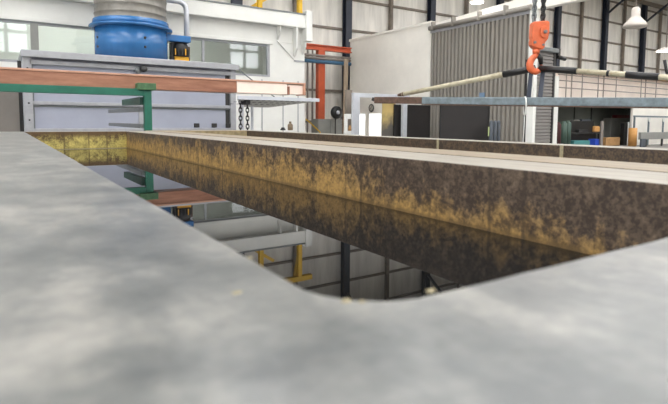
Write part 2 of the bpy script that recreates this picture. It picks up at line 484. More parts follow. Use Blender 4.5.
# ================================================================== green rack and copper bar
YR = 9.3
A = at_y(148.2, 100, YR)
rack = thing('green_rack', 'green steel rack with crossbar and stub arms behind the near tank', 'rack', (A.x, YR + .3, 0))
zb = at_y(140, 88.6, YR).z          # top of the crossbar
pw = .062
MB().box(A.x - pw, A.x + pw, YR, YR + .12, 0, zb - .02).build('post', M['green'], rack, bevel=.006)
XLB = at_y(-60, 85, YR).x
MB().box(XLB, A.x - pw, YR + .01, YR + .11, zb - .125, zb).build('crossbar', M['green'], rack, bevel=.006)
MB().box(at_y(-50, 90, YR).x, at_y(-50, 90, YR).x + .12, YR, YR + .12, 0, zb - .125).build('post', M['green'], rack, bevel=.006)
C0, C1 = at_y(137.5, 86, YR - .03), at_y(156, 86, YR - .03)
MB().box(C0.x, C1.x, YR - .05, YR + .55, zb - .02, zb + .10).build('bar_stop', M['green_dull'], rack, bevel=.008)
for py, ln, mm, th in ((98, 1.7, 'green_dark', .12), (108.3, 3.3, 'steel', .06), (125, 3.3, 'steel', .06)):
    z = at_y(147, py, YR).z
    MB().quadbox([(A.x - .12, YR + .11, z - th), (A.x - pw + .04, YR + .11, z - th), (A.x - pw + .04, YR + ln, z - th * .8), (A.x - .12, YR + ln, z - th * .8),
                  (A.x - .12, YR + .11, z + .02), (A.x - pw + .04, YR + .11, z + .02), (A.x - pw + .04, YR + ln, z + .02), (A.x - .12, YR + ln, z + .02)]
                 ).build('arm', M[mm], rack)
# copper bar behind the posts, resting on rack crossbar and arms
YC = YR + .15
c_e = at_y(305.5, 90, YC); c_s = at_y(237, 90, YC); c_n = at_y(287.5, 90, YC)
zt = at_y(100, 72.2, YC).z
zb2 = zb + .0
XLC = at_y(-70, 80, YC).x
cop = thing('copper_bar', 'long reddish copper channel bar lying on the green rack', 'bar', ((XLC + c_e.x) / 2, YC + .1, zb2))
cd = .34
MB().box(XLC, c_s.x, YC, YC + cd, zb2, zt - .03).build('bar_body', M['copper'], cop, bevel=.012)
o = MB().box(XLC, c_e.x, YC - .015, YC + cd + .01, zt - .035, zt).build('top_flange', M['copper_lip'], cop, bevel=.006)
o = MB().box(c_s.x, c_n.x, YC + .004, YC + cd, zb2 + .005, zt - .035).build('bright_sleeve', M['copper_pale'], cop, bevel=.008); o['label'] = 'bright pale copper sleeve near the bar end'
MB().box(c_n.x + .03, c_e.x - .05, YC + .03, YC + cd - .03, zb2 + .02, zt - .05).build('end_tab', M['copper_pale'], cop)
MB().box(c_n.x, c_n.x + .045, YC - .02, YC + cd, zb2, zt - .09).build('clamp_lip', M['copper'], cop, bevel=.004)
MB().box(c_e.x - .05, c_e.x, YC - .02, YC + cd, zb2, zt - .01).build('end_cap', M['copper_lip'], cop, bevel=.008)

# ================================================================== grey cabinet with blue fan
YCb = 14.5
cl, cr = at_y(23.5, 90, YCb).x, at_y(236, 95, YCb).x
ct = at_y(235, 64.6, YCb).z
cdp = 1.9
cab = thing('fume_cabinet', 'large lavender-grey sheet metal cabinet behind the copper bar, carrying the blue fan', 'cabinet', ((cl + cr) / 2, YCb + cdp / 2, 0))
MB().box(cl + .02, cr - .02, YCb + .10, YCb + cdp - .003, 0, ct - .12).build('body', M['cabinet'], cab)
zs1 = at_y(130, 58.5, YCb).z
zm = at_y(232, 107.2, YCb).z
fr = lambda n_, a, c, z0, z1, y0=YCb, m_='cab_frame', y1=YCb + .12: MB().box(a, c, y0, y1, z0, z1).build(n_, M[m_], cab, bevel=.01)
fr('stile', cl, cl + .19, 0, ct - .1); fr('stile', cr - .17, cr, 0, ct - .1)
xm = at_y(142.5, 115, YCb).x
fr('stile', xm - .08, xm + .08, 0, zm - .05, YCb + .05)
fr('top_rail', cl + .15, cr - .15, ct - .33, ct - .22)
fr('mid_rail', cl + .15, cr - .15, zm - .04, zm + .05, YCb + .02)
fr('mid_rail', cl + .15, cr - .15, zm - .09, zm - .05, YCb + .06, 'steel')
zbt = at_y(225, 129, YCb).z
fr('bottom_rail', cl + .15, cr - .15, zbt - .06, zbt + .03, YCb + .02)
MB().box(cl - .03, cr + .05, YCb - .12, YCb + cdp, ct - .14, ct).build('top_cap', M['cab_frame'], cab, bevel=.015)
MB().box(cl - .03, cr + .05, YCb - .15, YCb - .12, ct - .17, ct - .03).build('top_flashing', M['cab_frame'], cab, bevel=.006)
fr('inner_edge', cr - .30, cr - .17, zbt, ct - .33, YCb + .09, 'dark')
fr('inner_edge', cl + .19, cl + .22, zbt, ct - .33, YCb + .09, 'steel')
for py in (68, 103, 120):
    P = at_y(27, py, YCb); MB().lathe((cl + .1, YCb, P.z), [(0, -.012), (.022, -.012), (.022, .01), (0, .01)], 12, 'y').build('bolt', M['dark'], cab)
P = at_y(138.5, 69.8, YCb)
kn = MB().lathe((P.x, YCb + .1, P.z), [(0, -.16), (.085, -.16), (.10, -.12), (.10, 0), (0, 0)], 24, 'y').build('spout', M['steel'], cab)
MB().lathe((P.x + .10, YCb - .10, P.z + .02), [(0, -.12), (.085, -.12), (.085, -.0), (0, 0)], 24, 'y').build('black_plug', M['black'], kn)
for px in (197.5, 215, 229):
    P = at_y(px, 125.4, YCb); MB().box(P.x - .07, P.x + .07, YCb + .02, YCb + .11, P.z - .06, P.z + .06).build('latch', M['dark'], cab, bevel=.01)

fx = at_y(131.5, 45, YCb + 1.0).x; fyc = YCb + .95
fr_ = (at_y(168, 45, fyc).x - at_y(95.5, 45, fyc).x) / 2 * .985
fan = thing('extractor_fan', 'blue round extractor fan with grey spiral duct on top of the cabinet', 'fan', (fx, fyc, ct))
fy = fyc - fr_            # nearest point of the drum
zr = at_y(131, 24.0, fy + .3).z
MB().lathe((fx, fyc, ct), [(0, 0), (fr_, 0), (fr_, zr - ct - .03), (0, zr - ct - .03)], 56).build('drum', M['blue'], fan)
MB().lathe((fx, fyc, ct), [(0, zr - ct - .06), (fr_ * 1.14, zr - ct - .06), (fr_ * 1.15, zr - ct - .03), (fr_ * 1.14, zr - ct), (0, zr - ct)], 56).build('rim_flange', M['blue'], fan)
MB().lathe((fx, fyc, zr), [(0, 0), (fr_ * 1.06, 0), (fr_ * 1.04, .16), (0, .16)], 56).build('duct_collar', M['blue'], fan)
prof = [(0, .12), (fr_ * 1.0, .12)]
z = .12
while z < 4.6:
    prof += [(fr_ * .985, z), (fr_ * .985, z + .17), (fr_ * 1.0, z + .19), (fr_ * 1.0, z + .205)]; z += .22
prof.append((0, z))
MB().lathe((fx, fyc, zr), prof, 56).build('spiral_duct', M['duct'], fan)
for az in (-2.85, -1.42):
    for hh in (.33, .6):
        c = Vector((fx + fr_ * math.cos(az), fyc + fr_ * math.sin(az), ct + (zr - ct) * hh))
        MB().blob(c, (.035, .035, .035)).build('bolt', M['dark'], fan)
# motor bracket and motor on the right of the drum
b0 = at_y(168, 39, fyc - .2); b1 = at_y(190.5, 38, fyc - .2)
zt_, zu_ = at_y(180, 35.5, fyc - .2).z, at_y(180, 42, fyc - .2).z
MB().box(fx + fr_ * .8, b1.x, fyc - .25, fyc + .3, zu_, zt_).build('motor_bracket', M['blue'], fan, bevel=.02)
mo0, mo1 = at_y(171, 50, fyc), at_y(189, 50, fyc)
mz = zu_
xs_ = [mo0.x + (mo1.x - mo0.x) * t for t in (0, .2, .34, .62, .7, 1)]
mt = MB().box(xs_[1] - .05, xs_[4] + .1, fyc - .18, fyc + .18, ct, ct + .22).build('motor_foot', M['motor'], fan, bevel=.02)
mc = (xs_[2] + xs_[3]) / 2
MB().lathe((mc, fyc, ct + .22), [(0, 0), (.26, 0), (.26, mz - ct - .35), (.2, mz - ct - .22), (0, mz - ct - .22)], 28).build('motor_body', M['black'], fan)
for i in range(9):
    a = PI + PI * i / 8
    MB().box(mc + .26 * math.cos(a) - .012, mc + .26 * math.cos(a) + .012, fyc + .26 * math.sin(a) - .03, fyc + .26 * math.sin(a) + .03, ct + .25, mz - .2).build('cooling_fin', M['motor'] if i in (2, 5) else M['dark'], fan)
MB().box(xs_[5] - .16, xs_[5], fyc - .12, fyc + .12, ct + .12, mz - .1).build('terminal_box', M['rust'], fan, bevel=.02)
MB().box(xs_[0] - .02, xs_[0] + .16, fyc - .12, fyc + .12, ct, mz - .02).build('support_leg', M['dark'], fan)
a, c = at_y(-60, 110, YCb + .3), at_y(19.3, 110, YCb + .3)  # added sheet whose dark colour stands in for shade on the booth wall
pn = thing('painted_shade_panel', 'added taupe-grey sheet standing in for the shaded booth wall left of the lavender cabinet', 'panel', ((a.x + c.x) / 2, YCb + .35, 0))
MB().box(a.x, c.x, YCb + .3, YCb + .36, 0, at_y(10, 84, YCb + .3).z).build('shade_sheet', mat('shade_taupe', lin(112, 107, 102), .5, var=.08, scale=2), pn)
MB().box(c.x, cl - .01, YCb + .34, YCb + .40, 0, at_y(10, 60, YCb + .3).z).build('gap_shade_strip', M['dark'], pn)  # dark strip coloured in for the shaded gap beside the cabinet
# silver conduit loop beside the fan
yy = YCb + 1.65
cx = at_y(187.5, 25, yy).x; zt2 = at_y(180, 1.5, yy).z; cx0 = at_y(168, 2, yy).x - .3
pts = [(cx0, yy, zt2), (cx - .28, yy, zt2)] + [(cx - .28 + .25 * math.sin(a), yy, zt2 - .25 + .25 * math.cos(a)) for a in (.3, .6, .9, 1.2, 1.57)] + [(cx - .03, yy, ct)]
pp = MB().tube(pts, .085, 14).build('conduit_pipe', M['silver'])
tag(pp, 'silver bent conduit pipe rising from the cabinet right of the fan', 'pipe')

# ================================================================== white booth
YB = 17.4
rx = at_y(304.5, 30, YB).x
bt0, bt1 = at_y(305, 28.3, YB - .3).z, at_y(305, 15.2, YB - .3).z
bx0 = -6.5
booth = thing('spray_booth', 'white walled booth with long greenish windows and heavy roof beam', 'booth', ((bx0 + rx) / 2, YB + 2, 0))
wx1 = at_y(269.5, 60, YB).x; wz1 = at_y(269, 44.5, YB).z; wz0 = at_y(269, 77, YB).z
BD = 3.6
mb = MB().box(bx0, rx, YB, YB + .15, 0, wz0).box(bx0, rx, YB, YB + .15, wz1, bt0 + .3).box(wx1, rx, YB, YB + .15, wz0, wz1)
mb.build('front_wall', M['white_wall'], booth)
MB().box(rx - .15, rx, YB + .15, YB + BD, 0, bt0 + .3).build('side_wall', M['white_wall'], booth)
MB().box(bx0, rx - .15, YB + BD - .1, YB + BD, 0, bt0 + .3).build('rear_wall', M['booth_inside'], booth)
MB().box(bx0, rx - .15, YB + .15, YB + BD - .1, bt0 + .1, bt0 + .3).build('roof', M['booth_inside'], booth)
MB().box(bx0, rx, YB - .32, YB, bt0, bt1).build('roof_beam', M['white_wall'], booth, bevel=.02)
MB().box(bx0, rx, YB - .34, YB + BD, bt1, bt1 + .05).build('roof_coping', M['steel'], booth)
e0, e1 = at_y(306, 28, YB - .36), at_y(312, 28, YB - .36)
MB().box(e0.x, e1.x, YB - .40, YB - .1, at_y(309, 43, YB).z, at_y(309, 13.5, YB).z).build('end_plate', M['white_wall'], booth, bevel=.01)
MB().box(rx, e0.x + .02, YB - .3, YB - .15, bt0, bt1).build('end_bracket', M['white_wall'], booth)
# headers and sills around the window band
zh = at_y(269, 41.3, YB).z
MB().box(bx0, wx1 + .12, YB - .05, YB, wz1, zh).build('window_head_trim', M['white_wall'], booth, bevel=.008)
MB().box(bx0, wx1, YB - .02, YB, wz1 - .05, wz1).build('head_shadow_gap', M['steel'], booth)
win = MB().box(wx1 - .10, wx1, YB - .03, YB + .1, wz0, wz1).box(bx0, wx1 - .1, YB - .01, YB + .1, wz0, wz0 + .07).box(bx0, wx1 - .1, YB + .0, YB + .1, wz1 - .08, wz1).build('window_frame', M['cab_frame'], booth)
MB().box(bx0, wx1 - .05, YB + .06, YB + .075, wz0 + .03, wz1 - .03).build('pane', M['glass'], win)
mu = at_y(203.5, 55, YB).x; MB().box(mu - .04, mu + .04, YB, YB + .1, wz0 + .05, wz1 - .05).build('mullion', M['cab_frame'], win)
mu = at_y(34.5, 35, YB).x; MB().box(mu - .1, mu + .1, YB - .02, YB + .1, wz0 + .05, wz1 - .05).build('mullion', M['grey_box'], win)
# stiffening fins between beam and window
for px, y0, y1, dp in ((277.5, 26, 40, .26), (293.5, 28, 59, .3), (302.6, 29, 55, .24)):
    P = at_y(px, 35, YB); za, zb_ = at_y(px, y0, YB).z, at_y(px, y1, YB).z
    MB().prism([(P.x - .035, YB, zb_), (P.x - .035, YB - dp, zb_ + dp * 1.2), (P.x - .035, YB - dp, bt0), (P.x - .035, YB, bt0)], (.07, 0, 0)).build('fin', M['white_wall'], booth)
p1, p2 = at_y(277.5, 41, YB), at_y(294, 59, YB)
MB().bar((p1.x, YB - .03, p1.z), (p2.x, YB - .03, p2.z), .06, .05, up=(0, 1, 0)).build('diagonal_rib', M['white_wall'], booth)
MB().box(p1.x, rx, YB - .02, YB, p1.z - .04, p1.z + .03).build('panel_joint', M['white_wall'], booth)
MB().box(p2.x, rx, YB - .02, YB, p2.z - .1, p2.z - .04).build('panel_joint', M['cab_frame'], booth)
for px in (262, 283, 298): 
    P = at_y(px, 105, YB); MB().box(P.x - .02, P.x + .02, YB - .012, YB, 0, wz0 - .1).build('panel_seam', M['cab_frame'], booth)
# lit tubes inside; the pair behind the window head is added to brighten it
for a, c, ty, lb_ in ((at_y(8, 30, YB + 2).x, at_y(30, 30, YB + 2).x, 2, 'short lit tube lamp seen through the booth window, left of the thick mullion'),
                 (at_y(38, 30, YB + 2).x, at_y(90, 30, YB + 2).x, 2, 'longer lit tube lamp seen through the booth window, right of the thick mullion'),
                 (1.2, 3.4, .45, 'added unseen tube lamp brightening the booth inside, behind the window head near the blue fan'), (4.2, 6.6, .45, 'added unseen tube lamp brightening the booth inside, behind the right booth window head')):
    Yt = YB + ty
    t = thing('tube_lamp', lb_, 'lamp', ((a + c) / 2, Yt, bt0 - .1), 'tube lamps inside the booth')
    MB().box(a, c, Yt - .1, Yt + .1, bt0 + .02, bt0 + .1).build('lamp_tray', M['white_wall'], t)
    MB().tube([(a + .03, Yt, bt0 - .02), (c - .03, Yt, bt0 - .02)], .05, 10).build('tube', M['tube_on'], t)

# yellow gantry on the booth roof
ygn = YB + 1.0
zrf = bt1 + .05
gan = thing('yellow_gantry', 'yellow steel gantry frame standing on the booth roof', 'gantry', (at_y(280, 5, ygn).x, ygn, zrf))
zg = at_y(300, -22, ygn).z
for px in (259.5, 299.5):
    P = at_y(px, 5, ygn); MB().box(P.x - .09, P.x + .09, ygn - .09, ygn + .09, zrf, zg).build('post', M['yellow'], gan, bevel=.01)
a, c = at_y(242, 10, ygn), at_y(262, -5, ygn)
MB().bar((a.x, ygn + .1, zrf), (c.x + .5, ygn + .1, zg - .8), .12, .12).build('brace', M['yellow'], gan)
P = at_y(304, 5, ygn); Q = at_y(296, -20, ygn)
MB().bar((P.x, ygn + .12, zrf), (Q.x, ygn + .12, zg), .11, .11).build('brace', M['yellow'], gan)
MB().box(at_y(225, 0, ygn).x, at_y(312, 0, ygn).x, ygn - .1, ygn + .1, zg, zg + .22).build('top_rail', M['yellow'], gan, bevel=.01)
P = at_y(234.5, 2, ygn + .5)
tag(MB().box(P.x - .12, P.x + .12, ygn + .4, ygn + .6, zrf, zrf + 3.2).build('roof_post', M['navy']), 'dark post on the booth roof left of the yellow gantry', 'post')

# ================================================================== perforated tray on chains right of the cabinet
YT = 12.6
ta, tb = at_y(237.5, 96.5, YT), at_y(319, 100.2, YT)
tray = thing('sloping_tray', 'pale perforated tray sloping away under the copper bar end', 'tray', ((ta.x + tb.x) / 2, YT + .5, 0))
ztr = tb.z
fa, fb = at_y(246, 107.5, YT + 1.0), at_y(269, 106.5, YT + 1.0)
MB().quadbox([(ta.x, YT, ztr - .03), (tb.x, YT, ztr - .03), (fb.x, YT + 1.0, fb.z - .03), (fa.x - .1, YT + 1.0, fb.z - .03),
              (ta.x, YT, ztr + .01), (tb.x, YT, ztr + .01), (fb.x, YT + 1.0, fb.z + .01), (fa.x - .1, YT + 1.0, fb.z + .01)]).build('tray_sheet', M['hazed'], tray)
MB().box(ta.x, tb.x, YT - .03, YT, ztr - .05, ztr + .05).build('front_lip', M['silver'], tray, bevel=.006)
for i in range(14):
    t = (i + .5) / 14
    for j in range(3):
        u = .12 + j * .25
        x = ta.x + (tb.x - ta.x) * t * (1 - .0 * u); lim = tb.x + (fb.x - tb.x) * u
        if x < lim - .08:
            zz_ = ztr + (fb.z - ztr) * u - .033
            MB().box(x - .035, x + .035, YT + u - .05, YT + u + .05, zz_ - .004, zz_ + .004).build('slot', M['dark'], tray)
for px, top in ((240.5, 97), (247.5, 97)):
    P = at_y(px, 115, YT + .25); m = MB(); zt_c = ztr - .1; k = 0
    zc = zt_c
    while zc > .4:
        for sx in (-.035, .035):
            pass
        ring = [(P.x + (.05 * math.cos(a) if k % 2 == 0 else .016 * math.cos(a)), YT + .25 + (.016 * math.cos(a) if k % 2 == 0 else .05 * math.cos(a)), zc + .075 * math.sin(a)) for a in [2 * PI * q / 10 for q in range(10)]]
        m.tube(ring, .016, 6, closed=True); zc -= .11; k += 1
    m.build('chain', M['dark'], tray)
P = at_y(247, 101, YT + .2); MB().box(P.x - .08, P.x + .06, YT + .12, YT + .38, P.z - .1, P.z + .1).build('chain_guide', M['dark'], tray, bevel=.01)
P = at_y(242.5, 115, YT + .6); MB().box(P.x - .04, P.x + .04, YT + .6, YT + .68, 0, ztr - .12).build('leg', M['silver'], tray)
P = at_y(252, 115, YT + .9); MB().box(P.x - .03, P.x + .03, YT + .86, YT + .92, 0, fb.z + .02).build('leg', M['silver'], tray)
a, c = at_y(237, 71, YT + .4), at_y(253, 80, YT + .4); e = at_y(276, 96, YT + .02)
tag(MB().tube([(cr + .01, YCb - .02, ct - .10), (e.x, YT + .1, ztr + .05)], .016, 8).build('stay_rod', M['steel']), 'thin grey stay rod from the cabinet top to the tray', 'rod')

# ================================================================== behind the booth corner: orange crane, pipes, boxes
YO = 21.5
p0, p1 = at_y(318.5, 90, YO), at_y(325, 90, YO)
jib = thing('orange_crane', 'red-orange steel post with horizontal beam beyond the booth corner', 'crane', ((p0.x + p1.x) / 2, YO + .15, 0))
z0, z1 = at_y(330, 51, YO).z, at_y(330, 45.5, YO).z
MB().box(p0.x, p1.x, YO, YO + .28, 0, z0).build('post', M['orange_red'], jib, bevel=.01)
q0, q1 = at_y(302, 47, YO).x, at_y(352, 47, YO).x
MB().box(q0, q1, YO, YO + .26, z1 - .05, z1).box(q0, q1, YO, YO + .26, z0, z0 + .05).box(q0, q1, YO + .1, YO + .16, z0, z1).build('beam', M['orange_red'], jib)
for py, mm, lab in ((62, 'blue_pipe', 'blue horizontal pipe crossing the orange post'), (56, 'pipe', 'upper grey pipe under the orange beam'), (58.7, 'pipe', 'lower grey pipe just above the blue pipe')):
    a, c = at_y(304, py - 1.2, YO - .3), at_y(353, py + .8, YO - .3)
    tag(MB().tube([(a.x, YO - .085, (a.z + c.z) / 2), (c.x, YO - .085, (a.z + c.z) / 2)], .09 if mm == 'blue_pipe' else .06, 10).build('service_pipe', M[mm]), lab, 'pipe')
a, c = at_y(318, 125, YO - .8), at_y(342, 125, YO - .8); zt_ = at_y(330, 119, YO - .8).z
gb = thing('storage_locker', 'low grey two-door locker in front of the orange post', 'locker', ((a.x + c.x) / 2, YO - .5, 0))
MB().box(a.x, c.x, YO - .78, YO - .2, 0, zt_).build('body', M['grey_box'], gb, bevel=.01)
mx = (a.x + c.x) / 2
for (x, y) in ((a.x + .03, mx - .02), (mx + .02, c.x - .03)): MB().box(x, y, YO - .81, YO - .78, .05, zt_ - .06).build('door', M['grey_box'], gb, bevel=.01)
P = at_y(336.6, 112.5, YO - 1.3)
pf = thing('pedestal_fan', 'black round pedestal fan standing by the grey locker', 'fan', (P.x, YO - 1.2, 0))
yf = YO - 1.3
MB().lathe((P.x, yf, P.z), [(0, -.12), (.2, -.12), (.3, -.06), (.31, .05), (.2, .14), (0, .16)], 24, 'y').build('fan_cage', M['black'], pf)
MB().lathe((P.x, yf - .12, P.z), [(0, -.03), (.09, -.03), (.09, .0), (0, 0)], 16, 'y').build('hub_cap', M['silver'], pf)
MB().tube([(P.x, yf + .1, P.z), (P.x, yf + .1, .02)], .03, 10).build('stand', M['black'], pf)
MB().lathe((P.x, yf + .1, 0), [(0, 0), (.28, 0), (.26, .03), (0, .05)], 20).build('base', M['black'], pf)
a, c = at_y(343.5, 133, 19.4), at_y(352.8, 58, 19.4)
tag(MB().quadbox([(a.x - .12, 19.3, 0), (a.x + .1, 19.3, 0), (a.x + .1, 19.36, 0), (a.x - .12, 19.36, 0), (c.x - .12, 19.9, c.z), (c.x + .1, 19.9, c.z), (c.x + .1, 19.96, c.z), (c.x - .12, 19.96, c.z)]).build('wooden_plank', M['wood']), 'tall weathered wooden plank leaning at the corner of the cream wall', 'plank')
a = at_y(308, 119, YO - 1.2); c = at_y(321, 132, YO - 1.2)
tag(MB().tube([(a.x, YO - 1.0, a.z), ((a.x * .6 + c.x * .4), YO - 1.0, a.z * .7 + c.z * .3 - .03), (c.x, YO - 1.1, c.z), (c.x + .3, YO - 1.3, .03)], .03, 8).build('yellow_hose', M['yellow']), 'yellow hose hanging diagonally by the booth corner', 'hose')
a, c = at_y(307, 124, YO - 1.6), at_y(312, 124, YO - 1.6)
hc = tag(MB().box(a.x, c.x, YO - 1.0, YO - .7, 0, at_y(309, 112, YO - 1).z).build('cream_panel', M['cream_wall'], bevel=.01), 'narrow cream upright board beside the yellow hose', 'board')
for px in (309.5, 314.5): 
    P = at_y(px, 90, YO + .6); tag(MB().tube([(P.x, YO + .8, 0), (P.x, YO + .8, at_y(px, 46, YO).z)], .05, 8).build('riser_pipe', M['pipe']), 'thin grey riser pipe %s the orange post' % ('nearer the booth corner, left of' if px < 312 else 'close beside'), 'pipe')
# white machine
YM = 15.05
a, c = at_y(345.5, 124, YM), at_y(353.5, 124, YM); zt_ = at_y(349, 114, YM).z; zl_ = at_y(349, 119, YM).z; zk = at_y(349, 131, YM).z
wm = thing('white_machine', 'small white C-shaped machine left of the silver frame', 'machine', ((a.x + c.x) / 2, YM + .15, 0))
MB().box(a.x, a.x + .1, YM, YM + .1, zk, zt_).build('column', M['white_wall'], wm, bevel=.01)
MB().box(a.x + .1, c.x + .02, YM, YM + .1, zl_, zt_).build('head', M['white_wall'], wm, bevel=.01)
MB().box(a.x, c.x + .02, YM, YM + .12, 0, zk).build('base', M['white_wall'], wm, bevel=.01)
MB().lathe(((a.x + c.x) / 2 + .06, YM + .06, zk), [(0, 0), (.06, 0), (.06, .12), (.04, .14), (.04, .2), (0, .2)], 16).build('spindle', M['tan'], wm)

# ================================================================== cream wall with grey corrugated door
XS = 15.6
ya, ysh, yn = at_x(350, 60, XS).y, at_x(430.5, 60, XS).y, at_x(531, 60, XS).y
zts = [at_x(351, 41.2, XS).z, at_x(428, 24, XS).z]
ztop = sum(zts) / 2
MB_ = MB().box(XS, XS + .2, ysh, ya, 0, ztop)
cw = struct(MB_.build('wall_cream', M['cream_wall']))
MB().box(XS - .04, XS + .24, ysh, ya + .05, ztop, ztop + .10).build('wall_coping', M['cream_wall'], cw)
struct(MB().box(XS + .2, XS + 4.5, ya - .2, ya, 0, ztop).build('wall_cream_end', M['cream_wall']))
# corrugated sliding door
zsh = at_x(480, 20.6, XS).z
dr = thing('corrugated_door', 'tall taupe corrugated metal door beside the cream wall', 'door', (XS, (ysh + yn) / 2, 0))
m = MB(); nr = 25; pts = []
for i in range(nr):
    y = ysh + (yn - ysh) * i / nr; w = (yn - ysh) / nr
    pts += [(XS + .05, y), (XS + .05, y + w * .22), (XS - .035, y + w * .34), (XS - .035, y + w * .88)]
pts.append((XS + .05, yn))
vs = [(m.bm.verts.new((x, y, 0)), m.bm.verts.new((x, y, zsh))) for x, y in pts]
vb = [(m.bm.verts.new((x + .03, y, 0)), m.bm.verts.new((x + .03, y, zsh))) for x, y in pts]
for A_, B_ in ((vs, vs), (vb, vb)):
    for i in range(len(pts) - 1): m.bm.faces.new((A_[i][0], A_[i + 1][0], A_[i + 1][1], A_[i][1]))
for i in range(len(pts) - 1):
    for k_ in (0, 1): m.bm.faces.new((vs[i][k_], vs[i + 1][k_], vb[i + 1][k_], vb[i][k_]))
m.build('corrugated_sheet', M['shutter'], dr)
tk = MB().tube([(XS - .10, ysh, zsh + .08), (XS - .10, yn, zsh + .08)], .095, 16).build('track_tube', M['shutter'], dr)
for px in (433, 453, 479, 505):
    y = at_x(px, 25, XS - .14).y
    MB().box(XS - .22, XS, y - .04, y + .04, zsh - .03, zsh + .32).build('track_bracket', M['shutter'], tk)
MB().box(XS - .05, XS + .03, ysh, yn, zsh - .12, zsh).build('head_rail', M['cab_frame'], dr)
a = at_x(482, 94, XS - .05); MB().box(XS - .05, XS - .04, a.y - .13, a.y + .13, a.z - .12, a.z + .05).build('notice', M['sticker'], dr)
# fascia beam above the door, running on over the opening
yfar_, ynear_ = ysh + .05, 7.0
zf1 = at_x(440, 21, XS - .1).z; zf2 = at_x(489.4, 6.7, XS - .1).z
y1_, y2_ = at_x(440, 21, XS - .1).y, at_x(489.4, 6.7, XS - .1).y
sl = (zf2 - zf1) / (y2_ - y1_)
ztf = lambda y: zf1 + sl * (y - y1_)
struct(MB().prism([(XS - .02, yfar_, zsh), (XS - .02, yfar_, ztf(yfar_)), (XS - .02, ynear_, ztf(ynear_)), (XS - .02, ynear_, zsh)], (.3, 0, 0)).build('lintel_beam', M['cream_wall']))
# white jamb post
a, c = at_x(524, 100, XS - .05), at_x(533.5, 100, XS - .05)
struct(MB().box(XS - .06, XS + .10, c.y, a.y - .12, 0, zsh).build('door_jamb_post_column', M['white_wall']))
tag(MB().box(XS - .05, XS - .01, a.y - .1, a.y, 0, at_x(524, 60, XS).z).build('edge_channel', M['dark']), 'dark channel strip between the corrugated door and white post', 'channel')
# clock and door panel on the cream wall
P = at_x(372, 108, XS)
ck = thing('wall_clock', 'round dark-rimmed clock on the cream wall above the bright doorway', 'clock', (XS, P.y, P.z - .2))
MB().lathe((XS - .001, P.y, P.z), [(0, -.06), (.15, -.06), (.15, 0), (0, 0)], 28, 'x').build('face', M['clock_face'], ck)
MB().tube([(XS - .04, P.y + .17 * math.cos(a), P.z + .17 * math.sin(a)) for a in [2 * PI * q / 28 for q in range(28)]], .035, 8, closed=True).build('rim', M['black'], ck)
MB().bar((XS - .065, P.y, P.z), (XS - .065, P.y - .05, P.z + .1), .02, .01, up=(1, 0, 0)).build('hand', M['black'], ck)
MB().bar((XS - .065, P.y, P.z), (XS - .065, P.y + .09, P.z - .03), .02, .01, up=(1, 0, 0)).build('hand', M['black'], ck)
a, c = at_x(369.5, 120, XS), at_x(381.5, 120, XS); zt_ = at_x(375, 113.8, XS).z
d = struct(MB().box(XS - .03, XS, c.y - .06, c.y, 0, zt_ + .06).box(XS - .03, XS, a.y, a.y + .06, 0, zt_ + .06).box(XS - .03, XS, c.y, a.y, zt_, zt_ + .06).build('door_1', M['cream_wall']))
MB().box(XS - .012, XS - .002, c.y, a.y, 0, zt_).build('daylit_opening', M['day_door'], d)
a, c = at_x(359, 120, XS), at_x(365.5, 120, XS)
d = struct(MB().box(XS - .03, XS, c.y - .05, c.y, 0, zt_ + .06).box(XS - .03, XS, a.y, a.y + .05, 0, zt_ + .06).box(XS - .03, XS, c.y, a.y, zt_, zt_ + .06).build('door_2', M['cream_wall']))
MB().box(XS - .012, XS - .002, c.y, a.y, 0, zt_).build('daylit_opening', M['day_door'], d)

# silver frame, screens, stained sheet
YF = 14.9
a = at_y(353.3, 110, YF); c = at_y(360, 110, YF); e = at_y(403, 118, YF); f2 = at_y(407.2, 118, YF)
zt_, zu_ = at_y(358, 92.8, YF).z, at_y(358, 97.2, YF).z
sf = thing('silver_frame', 'bright aluminium gantry frame with two posts before the cream wall', 'frame', ((a.x + f2.x) / 2, YF + .05, 0))
MB().box(a.x, c.x, YF, YF + .12, 0, zu_).build('post', M['silver'], sf, bevel=.008)
MB().box(e.x, f2.x, YF, YF + .12, 0, zu_).build('post', M['silver'], sf, bevel=.008)
MB().box(a.x, f2.x + .1, YF, YF + .12, zu_, zt_).build('top_rail', M['silver'], sf, bevel=.008)
b0 = at_y(348, 90, YF + .4); b1 = at_y(354, 90, YF + .4)
tag(MB().box(b0.x, b1.x, YF + .5, YF + .58, 0, at_y(350, 90, YF + .5).z).build('dark_upright', M['girt']), 'dark narrow upright board behind the silver frame post', 'board')
a, c = at_y(382.5, 120, YF + .35), at_y(395.2, 120, YF + .35)
sh = mat('yellow_sheet', lin(196, 166, 96), .55)
nt = sh.node_tree; bb = nt.nodes['Principled BSDF']
gg = nt.nodes.new('ShaderNodeNewGeometry'); ss = nt.nodes.new('ShaderNodeSeparateXYZ'); nt.links.new(gg.outputs['Position'], ss.inputs[0])
nn = nt.nodes.new('ShaderNodeTexNoise'); nn.inputs['Scale'].default_value = 3; nt.links.new(gg.outputs['Position'], nn.inputs['Vector'])
ad = nt.nodes.new('ShaderNodeMath'); ad.operation = 'ADD'; nt.links.new(ss.outputs[2], ad.inputs[0]); nt.links.new(nn.outputs['Fac'], ad.inputs[1])
rp = nt.nodes.new('ShaderNodeValToRGB'); mrn = nt.nodes.new('ShaderNodeMapRange'); mrn.inputs[1].default_value = 1.95; mrn.inputs[2].default_value = 2.5
nt.links.new(ad.outputs[0], mrn.inputs[0]); nt.links.new(mrn.outputs[0], rp.inputs[0])
rp.color_ramp.elements[0].color = (*lin(92, 88, 84), 1); rp.color_ramp.elements[1].color = (*lin(208, 182, 118), 1)
nt.links.new(rp.outputs[0], bb.inputs['Base Color'])
